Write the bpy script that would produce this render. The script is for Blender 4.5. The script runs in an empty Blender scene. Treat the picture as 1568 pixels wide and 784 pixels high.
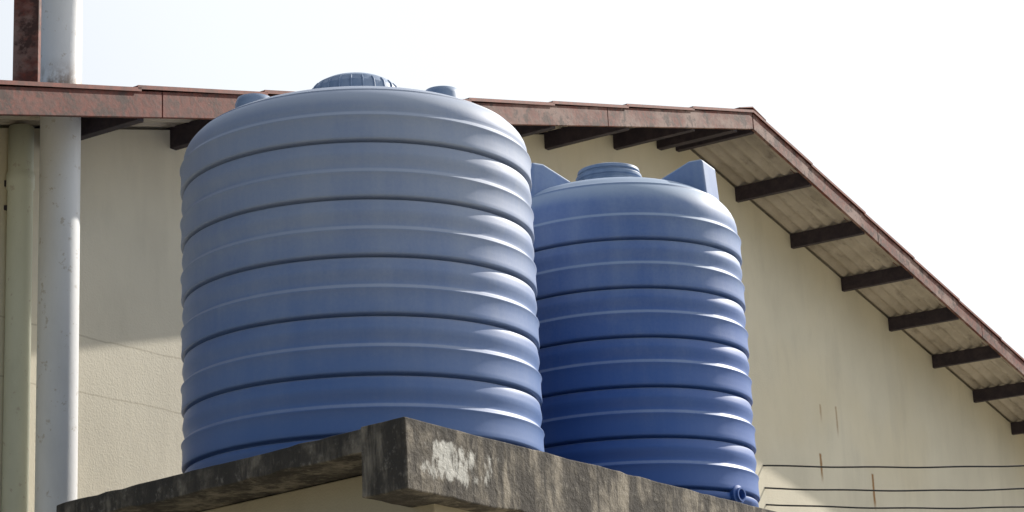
import bpy, bmesh, math, random
from mathutils import Vector, Matrix, noise
random.seed(3)
scene=bpy.context.scene
scene.view_settings.view_transform='Standard'
scene.view_settings.look='None'
scene.view_settings.exposure=0
COL=scene.collection
H=1.6

# ---------------- helpers ----------------
def empty(name,loc=(0,0,0),rz=0.0):
    e=bpy.data.objects.new(name,None); e.empty_display_size=.2
    e.location=loc; e.rotation_euler=(0,0,rz); COL.objects.link(e); return e
def obj(name,bm,mat,parent=None,smooth=False,loc=None):
    me=bpy.data.meshes.new(name); 
    bmesh.ops.recalc_face_normals(bm,faces=bm.faces[:])
    bm.to_mesh(me); bm.free()
    o=bpy.data.objects.new(name,me); COL.objects.link(o)
    if mat: me.materials.append(mat)
    if smooth:
        for p in me.polygons: p.use_smooth=True
    if parent: o.parent=parent
    if loc: o.location=loc
    return o
def bevel(o,w=.006,s=2):
    m=o.modifiers.new('b','BEVEL'); m.width=w; m.segments=s; m.limit_method='ANGLE'; m.angle_limit=math.radians(40); return o
def prism(bm,pts,ext):
    a=[bm.verts.new(p) for p in pts]; b=[bm.verts.new(Vector(p)+Vector(ext)) for p in pts]
    bm.faces.new(a); bm.faces.new(b[::-1])
    n=len(a)
    for i in range(n): bm.faces.new((a[i],b[i],b[(i+1)%n],a[(i+1)%n]))
def box(bm,x0,x1,y0,y1,z0,z1):
    prism(bm,[(x0,y0,z0),(x1,y0,z0),(x1,y1,z0),(x0,y1,z0)],(0,0,z1-z0))
def revolve(bm,prof,segs=128,cx=0,cy=0,amp=0):
    rings=[]
    for r,z in prof:
        if r<1e-5: rings.append([bm.verts.new((cx,cy,z))])
        else:
            rr=[]
            for i in range(segs):
                a=2*math.pi*i/segs
                q=r
                if amp: q=r*(1+amp*noise.noise(Vector((math.cos(a)*1.3,math.sin(a)*1.3,z*1.5))))
                rr.append(bm.verts.new((cx+q*math.cos(a),cy+q*math.sin(a),z)))
            rings.append(rr)
    for A,B in zip(rings[:-1],rings[1:]):
        if len(A)==1 and len(B)==1: continue
        for i in range(segs):
            j=(i+1)%segs
            if len(A)==1: bm.faces.new((A[0],B[i],B[j]))
            elif len(B)==1: bm.faces.new((A[i],A[j],B[0]))
            else: bm.faces.new((A[i],A[j],B[j],B[i]))

# ---------------- node helper ----------------
class M:
    def __init__(s,name):
        s.m=bpy.data.materials.new(name); s.m.use_nodes=True
        s.t=s.m.node_tree; s.b=s.t.nodes['Principled BSDF']
        s.tc=s.t.nodes.new('ShaderNodeTexCoord')
    def n(s,t): return s.t.nodes.new(t)
    def l(s,a,b): s.t.links.new(a,b)
    def coord(s,scale=(1,1,1)):
        mp=s.n('ShaderNodeMapping'); mp.inputs['Scale'].default_value=scale
        s.l(s.tc.outputs['Object'],mp.inputs['Vector']); return mp.outputs['Vector']
    def noise(s,scale,detail=4,rough=.6,stretch=(1,1,1),dist=0):
        t=s.n('ShaderNodeTexNoise'); t.inputs['Scale'].default_value=scale
        t.inputs['Detail'].default_value=min(detail,5); t.inputs['Roughness'].default_value=rough
        t.inputs['Distortion'].default_value=dist
        s.l(s.coord(stretch),t.inputs['Vector']); return t.outputs['Fac']
    def ramp(s,fac,a,b,va=0.,vb=1.):
        r=s.n('ShaderNodeMapRange'); r.inputs[1].default_value=a; r.inputs[2].default_value=b
        r.inputs[3].default_value=va; r.inputs[4].default_value=vb; r.interpolation_type='SMOOTHSTEP'
        s.l(fac,r.inputs[0]); return r.outputs[0]
    def mix(s,fac,a,b):
        m=s.n('ShaderNodeMix'); m.data_type='RGBA'
        for sock,v in ((m.inputs[6],a),(m.inputs[7],b)):
            if isinstance(v,tuple): sock.default_value=(*v,1)
            else: s.l(v,sock)
        if isinstance(fac,float): m.inputs[0].default_value=fac
        else: s.l(fac,m.inputs[0])
        return m.outputs[2]
    def math(s,op,a,b=None,c=None):
        m=s.n('ShaderNodeMath'); m.operation=op
        for i,v in enumerate((a,b,c)):
            if v is None: continue
            if isinstance(v,(int,float)): m.inputs[i].default_value=v
            else: s.l(v,m.inputs[i])
        return m.outputs[0]
    def xyz(s):
        x=s.n('ShaderNodeSeparateXYZ'); s.l(s.tc.outputs['Object'],x.inputs[0]); return x.outputs
    def nz(s):
        g=s.n('ShaderNodeNewGeometry'); x=s.n('ShaderNodeSeparateXYZ'); s.l(g.outputs['Normal'],x.inputs[0]); return x.outputs[2]
    def bump(s,h,st=.3,d=.01):
        b=s.n('ShaderNodeBump'); b.inputs['Strength'].default_value=st; b.inputs['Distance'].default_value=d
        s.l(h,b.inputs['Height']); s.l(b.outputs[0],s.b.inputs['Normal'])
    def out(s,col,rough=.6):
        if isinstance(col,tuple): s.b.inputs['Base Color'].default_value=(*col,1)
        else: s.l(col,s.b.inputs['Base Color'])
        if isinstance(rough,float): s.b.inputs['Roughness'].default_value=rough
        else: s.l(rough,s.b.inputs['Roughness'])
        return s.m

def tank_mat(name,blue,grey,z0,z1,amount):
    m=M(name); z=m.xyz()[2]
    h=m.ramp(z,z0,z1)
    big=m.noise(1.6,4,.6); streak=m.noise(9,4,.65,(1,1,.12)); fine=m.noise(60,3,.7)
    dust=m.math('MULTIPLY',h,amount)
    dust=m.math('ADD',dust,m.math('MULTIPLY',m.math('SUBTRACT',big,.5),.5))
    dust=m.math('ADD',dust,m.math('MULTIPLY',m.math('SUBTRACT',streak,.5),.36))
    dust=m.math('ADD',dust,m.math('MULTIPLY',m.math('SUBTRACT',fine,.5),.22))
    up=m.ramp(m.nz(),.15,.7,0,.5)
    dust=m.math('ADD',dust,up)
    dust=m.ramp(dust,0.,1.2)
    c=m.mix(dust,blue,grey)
    m.bump(m.math('ADD',m.noise(3,2,.5),m.math('MULTIPLY',fine,.06)),.3,.012)
    return m.out(c,m.ramp(dust,0,1,.46,.6))
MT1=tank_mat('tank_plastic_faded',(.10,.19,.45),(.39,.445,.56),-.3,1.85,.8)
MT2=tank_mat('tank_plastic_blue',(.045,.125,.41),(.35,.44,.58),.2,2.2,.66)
def lid_mat():
    m=M('lid_plastic'); f=m.noise(12,4); c=m.mix(m.ramp(f,.3,.7),(.20,.28,.42),(.29,.37,.51)); return m.out(c,.5)
MLID=lid_mat()

def concrete():
    m=M('weathered_concrete'); a=m.noise(3.5,5,.7); b=m.noise(22,5,.7); v=m.noise(7,5,.7,(1,1,.25))
    c=m.mix(m.ramp(a,.35,.65),(.07,.06,.05),(.31,.27,.215))
    c=m.mix(m.ramp(v,.42,.56,0,.88),c,(.05,.043,.037))
    c=m.mix(m.ramp(b,.53,.75,0,.6),c,(.38,.345,.29))
    drip=m.noise(13,5,.7,(1,1,.08))
    c=m.mix(m.ramp(drip,.52,.66,0,.7),c,(.04,.035,.03))
    o=m.xyz()
    dx=m.math('ADD',o[0],.483); dy=m.math('SUBTRACT',o[1],8.936)
    t=m.math('ADD',m.math('MULTIPLY',dx,.510),m.math('MULTIPLY',dy,.860))
    inw=m.math('SUBTRACT',m.math('MULTIPLY',dy,.510),m.math('MULTIPLY',dx,.860))
    face=m.ramp(inw,.02,.035,1,0)
    near=m.math('MULTIPLY',face,m.math('MULTIPLY',m.ramp(t,.04,.16,.7,1),m.ramp(t,.6,1.3,1,.3)))
    p=m.math('ADD',m.math('MULTIPLY',m.noise(4.3,3,.6,(1,1,.7)),.55),m.math('MULTIPLY',m.noise(17,5,.8,(1,1,.5)),.60))
    pz=m.math('MULTIPLY',m.ramp(o[2],3.10,3.2,.6,1),m.ramp(o[2],3.30,3.38,1,.6))
    pm=m.ramp(m.math('MULTIPLY',p,m.math('MULTIPLY',near,pz)),.525,.63,0,.85)
    c=m.mix(pm,c,(.62,.61,.57))
    edge=m.math('MULTIPLY',m.ramp(o[2],3.33,3.40,0,.8),m.ramp(m.noise(5,4,.7),.38,.58))
    c=m.mix(edge,c,(.045,.04,.036))
    m.bump(m.math('ADD',b,a),.8,.014)
    return m.out(c,.9)
MC=concrete()

def wall_mat(name,streaks=[],base=(.79,.735,.60)):
    m=M(name); o=m.xyz()
    a=m.noise(.6,4,.6); b=m.noise(5,4,.7,(1,1,.4)); f=m.noise(90,2,.6)
    c=m.mix(m.ramp(a,.3,.7),base,tuple(x*.88 for x in base))
    c=m.mix(m.ramp(b,.45,.8,0,.35),c,tuple(x*.76 for x in base))
    warm=m.ramp(m.noise(.45,3,.5),.5,.7,0,.4)
    c=m.mix(warm,c,(.76,.66,.46))
    c=m.mix(m.math('MULTIPLY',m.ramp(m.noise(1.4,4,.7,(1,1,.25)),.5,.7),.22),c,(.50,.46,.38))
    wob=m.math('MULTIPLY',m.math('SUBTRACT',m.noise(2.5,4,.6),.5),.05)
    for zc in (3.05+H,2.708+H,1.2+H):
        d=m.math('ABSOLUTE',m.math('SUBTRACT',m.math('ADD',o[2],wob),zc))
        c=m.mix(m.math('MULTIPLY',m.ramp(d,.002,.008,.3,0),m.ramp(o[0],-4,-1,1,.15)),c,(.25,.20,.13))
    w2=m.math('MULTIPLY',m.math('SUBTRACT',m.noise(14,3,.6),.5),.03)
    for (x,zt,zb,wd,st) in streaks:
        d=m.math('ABSOLUTE',m.math('SUBTRACT',m.math('ADD',o[0],w2),x))
        k=m.math('MULTIPLY',m.ramp(d,wd*.2,wd,1,0),m.math('MULTIPLY',m.ramp(o[2],zb,zb+.15),m.ramp(o[2],zt-.02,zt,1,0)))
        c=m.mix(m.math('MULTIPLY',k,st),c,(.30,.14,.03))
    m.bump(m.math('ADD',f,m.math('MULTIPLY',b,1.2)),.35,.006)
    return m.out(c,.9)

def fascia_mat():
    m=M('rusty_painted_fascia'); a=m.noise(2.2,5,.65,(1,1,1.6)); b=m.noise(25,4,.7)
    c=m.mix(m.ramp(b,.3,.7),(.20,.042,.023),(.09,.026,.018))
    c=m.mix(m.math('MULTIPLY',m.ramp(a,.42,.62),m.ramp(m.xyz()[0],-6,-2,.10,.8)),c,(.29,.195,.165))
    c=m.mix(m.ramp(m.noise(9,5,.7),.48,.62),c,(.06,.025,.018))
    m.bump(b,.4,.005); return m.out(c,.7)
MF=fascia_mat()
def flash_mat():
    m=M('roof_flashing_red'); b=m.noise(15,4,.7); c=m.mix(m.ramp(b,.3,.7),(.26,.055,.03),(.11,.03,.02)); return m.out(c,.65)
MFL=flash_mat()
def dark_mat():
    m=M('dark_purlin_paint'); b=m.noise(12,4,.7); c=m.mix(m.ramp(b,.35,.7),(.024,.017,.028),(.05,.036,.045)); return m.out(c,.7)
MD=dark_mat()
def sheet_mat():
    m=M('corrugated_fibre_cement'); a=m.noise(2.2,5,.65); c=m.mix(m.ramp(a,.3,.7),(.56,.50,.43),(.41,.36,.30))
    c=m.mix(m.ramp(m.noise(8,4,.7,(.3,1,1)),.52,.75,0,.7),c,(.18,.145,.12)); return m.out(c,.85)
MS=sheet_mat()
def pipe_mat(name,ca,cb,stains=[]):
    m=M(name); a=m.noise(4,5,.65,(1,1,.35)); b=m.noise(30,4,.7); o=m.xyz()
    c=m.mix(m.ramp(a,.4,.75),ca,cb)
    c=m.mix(m.ramp(m.noise(16,5,.7),.6,.66,0,.6),c,(.50,.45,.38))
    for z0,z1 in stains:
        k=m.math('MULTIPLY',m.ramp(o[2],z0-.03,z0),m.ramp(o[2],z0,z1,1,0))
        k=m.math('MULTIPLY',k,m.ramp(m.noise(9,5,.7,(1,1,.6)),.36,.56))
        c=m.mix(k,c,(.22,.14,.08))
    m.bump(b,.25,.004); return m.out(c,.5)

# ---------------- gable building ----------------
PSI=math.radians(57)
B=empty('gable_roofed_building',(2.15,18.17,0),PSI)
ZR=6.18+H; SL=.251; SR=.1995
def zr(k): return ZR+(SL*k if k<0 else -SR*k)
def gable(y):
    return [(-9.3,y,0),(9.3,y,0),(9.3,y,zr(9.3)+.03),(0,y,ZR+.03),(-9.3,y,zr(-9.3)+.03)]
# rust runs below old fixings (x along wall, top z, bottom z)
STREAKS=[(2.53,3.62+H,3.30+H,.035,.9),(3.72,3.56+H,3.15+H,.04,.95),(2.62,4.12+H,3.9+H,.03,.5),(2.98,4.15+H,3.8+H,.03,.55)]
MW=wall_mat('cream_render_wall',STREAKS)
bm=bmesh.new(); prism(bm,gable(.75),(0,13,0)); obj('walls',bm,MW,B)
bm=bmesh.new(); per=.125; N=int(14.2/per*8)
for xs in ((-10.2,-5,0),(0,5,10.2)):
    cols=[]
    for i in range(N+1):
        y=-.02+14.2*i/N; dz=.05+.02*math.sin(2*math.pi*y/per)
        cols.append([bm.verts.new((x,y,zr(x)+dz+ .02)) for x in xs])
    for A,Bc in zip(cols[:-1],cols[1:]):
        for j in range(2): bm.faces.new((A[j],A[j+1],Bc[j+1],Bc[j]))
o=obj('roof_sheets',bm,MS,B,smooth=True); s=o.modifiers.new('s','SOLIDIFY'); s.thickness=.007
bm=bmesh.new()
for a,b in ((-10.2,-.004),(.004,10.2)):
    cuts=[a+(b-a)*i/4 for i in range(5)]
    for i in range(4):
        x0=cuts[i]+.003; x1=cuts[i+1]-.003
        prism(bm,[(x0,-.05,zr(x0)-.085),(x1,-.05,zr(x1)-.085),(x1,-.05,zr(x1)+.075),(x0,-.05,zr(x0)+.075)],(0,.028,0))
bevel(obj('fascia_board',bm,MF,B),.004)
bm=bmesh.new()
def flash(x0,x1,ra,rb):
    za=zr(x0)+.080+ra; zb=zr(x1)+.080+rb
    prism(bm,[(x0,-.062,za),(x1,-.062,zb),(x1,-.062,zb+.010),(x0,-.062,za+.010)],(0,.22,0))
    prism(bm,[(x0,-.066,za-.012),(x1,-.066,zb-.012),(x1,-.066,zb+.012),(x0,-.066,za+.012)],(0,.003,0))
k=-10.08
while k<-.2:
    flash(k-.03,min(k+1.12,-.001),.014,.0); k+=1.12
k=0
while k<10.1:
    flash(k+.001,k+1.15,0,.014); k+=1.12
obj('verge_flashing',bm,MFL,B)
bm=bmesh.new()
prism(bm,[(-.25,-.06,zr(-.25)+.107),(0,-.06,ZR+.115),(.25,-.06,zr(.25)+.107),(.25,-.06,zr(.25)+.115),(0,-.06,ZR+.125),(-.25,-.06,zr(-.25)+.115)],(0,14.2,0))
obj('ridge_cap',bm,MFL,B)
bm=bmesh.new()
for i in range(-8,9):
    k=.04+i*1.12
    zz=zr(k)
    box(bm,k-.03,k+.03,-.018,.80,zz-.10,zz+.042)
box(bm,-.34,-.26,-.018,.80,zr(-.3)-.10,zr(-.3)+.042)
bevel(obj('purlins',bm,MD,B),.004)

# ---------------- tanks ----------------
def tank_profile(R,darks,sh,a,b,crown):
    P=[(0,0),(R-.07,0),(R-.04,.012),(R-.027,.04)]
    for i,zd in enumerate(darks):
        P+= [(R-.011,zd-.045),(R-.014,zd-.022),(R-.017,zd-.017),(R-.023,zd-.0145),(R-.058,zd-.013),(R-.058,zd-.002),(R-.020,zd-.0012),(R-.006,zd-.0005),(R-.002,zd+.004),(R-.001,zd+.009),
             (R-.003,zd+.03),(R-.005,zd+.07),(R-.004,zd+.105),(R-.000,zd+.119),(R+.002,zd+.124),(R+.001,zd+.127),(R-.014,zd+.142),(R-.017,zd+.146),(R-.018,zd+.153),(R-.017,zd+.168)]
        if i<len(darks)-1: P+=[(R-.011,zd+.19),(R-.006,zd+.212),(R-.007,zd+.228)]
    rc=R-.017-a
    P.append((R-.017,sh))
    for i in range(1,15):
        t=math.pi/2*i/14
        r=rc+a*math.cos(t); z=sh+b*math.sin(t)
        if i==6: P+=[(r+.008,z-.009),(r+.009,z-.004)]
        P.append((r,z))
    P+=[(rc*.75,crown-(crown-sh-b)*.4),(.27,crown),(.2,crown+.004),(0,crown+.004)]
    return P
BZ=1.8+H
T1=empty('water_tank',(-.81,11.0,BZ))
darks=[.157,.452,.746,1.041,1.336,1.631]
bm=bmesh.new(); revolve(bm,tank_profile(.935,darks,1.80,.348,.20,2.04),200,amp=.0025)
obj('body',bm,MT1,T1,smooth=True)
bm=bmesh.new(); revolve(bm,[(.0,2.02),(.262,2.02),(.262,2.10),(.25,2.108),(.248,2.15),(.236,2.205),(.21,2.24),(.17,2.262),(.08,2.272),(0,2.275)],96)
for i in range(24):
    a=2*math.pi*i/24; ca,sa=math.cos(a),math.sin(a)
    pts=[(.24,2.105),(.255,2.105),(.253,2.16),(.241,2.211),(.219,2.235),(.2,2.22)]
    tx,ty=-sa*.004,ca*.004
    prism(bm,[(r*ca-tx,r*sa-ty,z) for r,z in pts],(2*tx,2*ty,0))
bevel(obj('lid',bm,MLID,T1,smooth=False),.003)
for i,(x,y) in enumerate([(-.545,0.0),(.47,.02)]):
    bm=bmesh.new(); revolve(bm,[(0,1.90),(.12,1.90),(.108,2.05),(.102,2.17),(.09,2.20),(.05,2.213),(.0,2.215)],40,x,y)
    obj('lifting_lug_%d'%(i+1),bm,MLID,T1,smooth=True)
T2=empty('water_tank.001',(.606,12.45,BZ))
darks=[.103,.387,.672,.956,1.240,1.524]
bm=bmesh.new(); revolve(bm,tank_profile(.765,darks,1.71,.40,.27,2.0),180,amp=.0025)
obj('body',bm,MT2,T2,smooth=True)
bm=bmesh.new(); revolve(bm,[(0,1.97),(.19,1.97),(.19,2.02),(.207,2.025),(.207,2.065),(.188,2.07),(.188,2.09),(.2,2.093),(.2,2.113),(.178,2.12),(.178,2.13),(.19,2.133),(.186,2.152),(.15,2.165),(.06,2.172),(0,2.173)],96)
bevel(obj('lid',bm,MLID,T2),.003)
for i,ang in enumerate((-25,95,215)):
    a=math.radians(ang); ca,sa=math.cos(a),math.sin(a); w=.115
    bm=bmesh.new()
    pts=[(.27,1.97),(.56,2.09),(.645,2.09),(.665,1.78),(.5,1.74),(.3,1.85)]
    prism(bm,[(r*ca+w*sa,r*sa-w*ca,z) for r,z in pts],(-2*w*sa,2*w*ca,0))
    bevel(obj('shoulder_block_%d'%(i+1),bm,MT2,T2),.018,4)
a=math.radians(-39); bm=bmesh.new(); revolve(bm,[(0,0),(.055,0),(.055,.05),(.04,.055),(.04,.07),(.03,.07),(.03,.02),(0,.02)],32)
o=obj('outlet_flange',bm,MT2,T2,smooth=False); o.location=(.72*math.cos(a),.72*math.sin(a),.075); o.rotation_euler=(0,math.pi/2,a)

# ---------------- platform ----------------
PL=empty('concrete_tank_platform')
c0=Vector((-.483,8.936,0)); U=Vector((-.722,.691,0)); V=Vector((.510,.860,0))
def pb(name,u0,u1,v0,v1,z0,z1,mat,rough=.003,seg=.07):
    bm=bmesh.new()
    nu=max(1,int((u1-u0)/seg)); nv=max(1,int((v1-v0)/seg)); nz=max(1,int((z1-z0)/seg))
    vd={}
    def vert(i,j,k):
        if (i,j,k) not in vd:
            p=c0+U*(u0+(u1-u0)*i/nu)+V*(v0+(v1-v0)*j/nv)+Vector((0,0,z0+(z1-z0)*k/nz))
            if rough:
                q=noise.noise_vector(p*3)*rough*1.5+noise.noise_vector(p*12)*rough
                p=p+q
                ed=(i in(0,nu))+(j in(0,nv))+(k in(0,nz))
                if ed>=2:
                    ch=max(0,noise.noise(p*7)-.15)*.022
                    if k==nz: p.z-=ch
                    if k==0: p.z+=ch
            vd[(i,j,k)]=bm.verts.new(p)
        return vd[(i,j,k)]
    for i in range(nu):
        for j in range(nv):
            for k in (0,nz): bm.faces.new((vert(i,j,k),vert(i+1,j,k),vert(i+1,j+1,k),vert(i,j+1,k)))
    for i in range(nu):
        for k in range(nz):
            for j in (0,nv): bm.faces.new((vert(i,j,k),vert(i+1,j,k),vert(i+1,j,k+1),vert(i,j,k+1)))
    for j in range(nv):
        for k in range(nz):
            for i in (0,nu): bm.faces.new((vert(i,j,k),vert(i,j+1,k),vert(i,j+1,k+1),vert(i,j,k+1)))
    return bevel(obj(name,bm,mat,PL,smooth=False),.006)
pb('slab',.29,2.6,.02,5.2,BZ-.11,BZ-.002,MC)
pb('edge_beam',0,.285,0,5.2,BZ-.31,BZ,MC)
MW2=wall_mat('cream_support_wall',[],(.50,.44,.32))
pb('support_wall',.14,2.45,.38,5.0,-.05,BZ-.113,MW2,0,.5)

# ---------------- pipes ----------------
MP=pipe_mat('white_painted_pipe',(.82,.83,.84),(.72,.73,.74),[(5.90,6.14)])
MP2=pipe_mat('greenish_white_pipe',(.72,.75,.64),(.62,.65,.55))
P1=empty('vent_pipe',(-2.55,11.67,0))
bm=bmesh.new(); zs=[0,.8,1.6,2.4,3.2,4,4.8,5.2,5.55,5.85]
revolve(bm,[(0,0)]+[(.115,z) for z in zs]+[(.115,5.88),(.123,5.885),(.123,5.93),(.117,5.94),(.117,6.5),(.117,7),(.117,7.6),(0,7.6)],48,amp=.012)
obj('pipe_shaft',bm,MP,P1,smooth=True)
P2=empty('drain_pipe',(-2.805,11.80,0))
bm=bmesh.new(); revolve(bm,[(0,0),(.073,0),(.073,5.40),(.080,5.405),(.080,5.49),(.075,5.50),(.072,5.51),(.072,5.78),(0,5.78)],40)
obj('pipe_shaft',bm,MP2,P2,smooth=True)
bm=bmesh.new(); box(bm,-.35,-.06,-.02,.02,5.42,5.46); box(bm,-.15,-.11,-.02,.02,5.15,5.46); box(bm,-.32,-.06,-.02,.02,5.28,5.31)
bevel(obj('wall_bracket',bm,MD,P2),.004)
SP=empty('steel_post',(-2.80,11.90,0))
bm=bmesh.new(); box(bm,-.075,.075,-.05,.05,5.86,7.8); bevel(obj('post_section',bm,MF,SP),.004)

# ---------------- wires + pole ----------------
WR=empty('utility_pole',(7.2,20.7,0))
def gp():
    m=M('pole_concrete'); return m.out(m.mix(m.noise(8),(.3,.29,.27),(.4,.39,.36)),.85)
bm=bmesh.new(); revolve(bm,[(0,0),(.14,0),(.10,6.4),(0,6.4)],24); obj('pole_shaft',bm,gp(),WR,smooth=True)
mw=M('black_cable').out((.02,.02,.022),.5)
for i,(z0,z1) in enumerate([(3.34,3.40),(3.13,3.20),(2.98,3.04)]):
    cu=bpy.data.curves.new('cable','CURVE'); cu.dimensions='3D'; cu.bevel_depth=.008; cu.bevel_resolution=2
    sp=cu.splines.new('POLY'); n=40; sp.points.add(n)
    a=Vector((2.215,19.65,z0+H)); b=Vector((7.1,20.65,z1+H))
    for j in range(n+1):
        t=j/n; p=a.lerp(b,t); p.z-=(.06+.015*i)*4*t*(1-t); p.z+=.003*math.sin(j*.9+i*2)
        sp.points[j].co=(*p,1)
    cu.materials.append(mw)
    o=bpy.data.objects.new('overhead_cable'+('.%03d'%i if i else ''),cu); COL.objects.link(o)

# ---------------- ground ----------------
def gm():
    m=M('ground_pale_dirt'); a=m.noise(.3,5,.65); b=m.noise(6,4,.7)
    c=m.mix(m.ramp(a,.45,.62),(.36,.32,.26),(.14,.15,.08)); c=m.mix(m.ramp(b,.4,.7,0,.4),c,(.27,.24,.18)); m.bump(b,.5,.03); return m.out(c,.95)
bm=bmesh.new(); vs=[bm.verts.new(p) for p in ((-900,-900,0),(900,-900,0),(900,900,0),(-900,900,0))]; bm.faces.new(vs); obj('ground',bm,gm())

# ---------------- light ----------------
el=math.radians(34); az=math.radians(49)
sd=Vector((math.sin(az)*math.cos(el),math.cos(az)*math.cos(el),math.sin(el)))
w=bpy.data.worlds.new('World'); scene.world=w; w.use_nodes=True; nt=w.node_tree
bg=nt.nodes['Background']; sky=nt.nodes.new('ShaderNodeTexSky'); sky.sky_type='NISHITA'; sky.sun_disc=False
sky.sun_elevation=el; sky.sun_rotation=az; sky.air_density=1.0; sky.dust_density=3.0; sky.ozone_density=1.0
# bright haze on the sun's side of the sky
tc=nt.nodes.new('ShaderNodeTexCoord'); dp=nt.nodes.new('ShaderNodeVectorMath'); dp.operation='DOT_PRODUCT'
dp.inputs[1].default_value=sd; nt.links.new(tc.outputs['Generated'],dp.inputs[0])
mr=nt.nodes.new('ShaderNodeMapRange'); mr.interpolation_type='SMOOTHSTEP'
mr.inputs[1].default_value=.1; mr.inputs[2].default_value=.72; mr.inputs[3].default_value=.0; mr.inputs[4].default_value=.85
nt.links.new(dp.outputs['Value'],mr.inputs[0])
mx=nt.nodes.new('ShaderNodeMix'); mx.data_type='RGBA'; mx.inputs[7].default_value=(11.2,11.6,11.9,1)
nt.links.new(mr.outputs[0],mx.inputs[0])
nt.links.new(sky.outputs[0],mx.inputs[6]); nt.links.new(mx.outputs[2],bg.inputs[0]); bg.inputs[1].default_value=.10
L=bpy.data.lights.new('sun','SUN'); L.energy=5; L.angle=math.radians(.6); L.color=(1,.94,.85)
lo=bpy.data.objects.new('sun',L); lo.rotation_euler=sd.to_track_quat('Z','Y').to_euler(); lo.location=(20,25,30); COL.objects.link(lo)

# ---------------- camera ----------------
cd=bpy.data.cameras.new('camera'); cam=bpy.data.objects.new('camera',cd); COL.objects.link(cam)
cd.sensor_width=36; cd.lens=36*3300/1568; cd.clip_end=3000
cam.matrix_world=Matrix.Translation((0,0,H))@Matrix.Rotation(math.radians(105.5),4,'X')@Matrix.Rotation(math.radians(-2.66),4,'Z')
scene.camera=cam
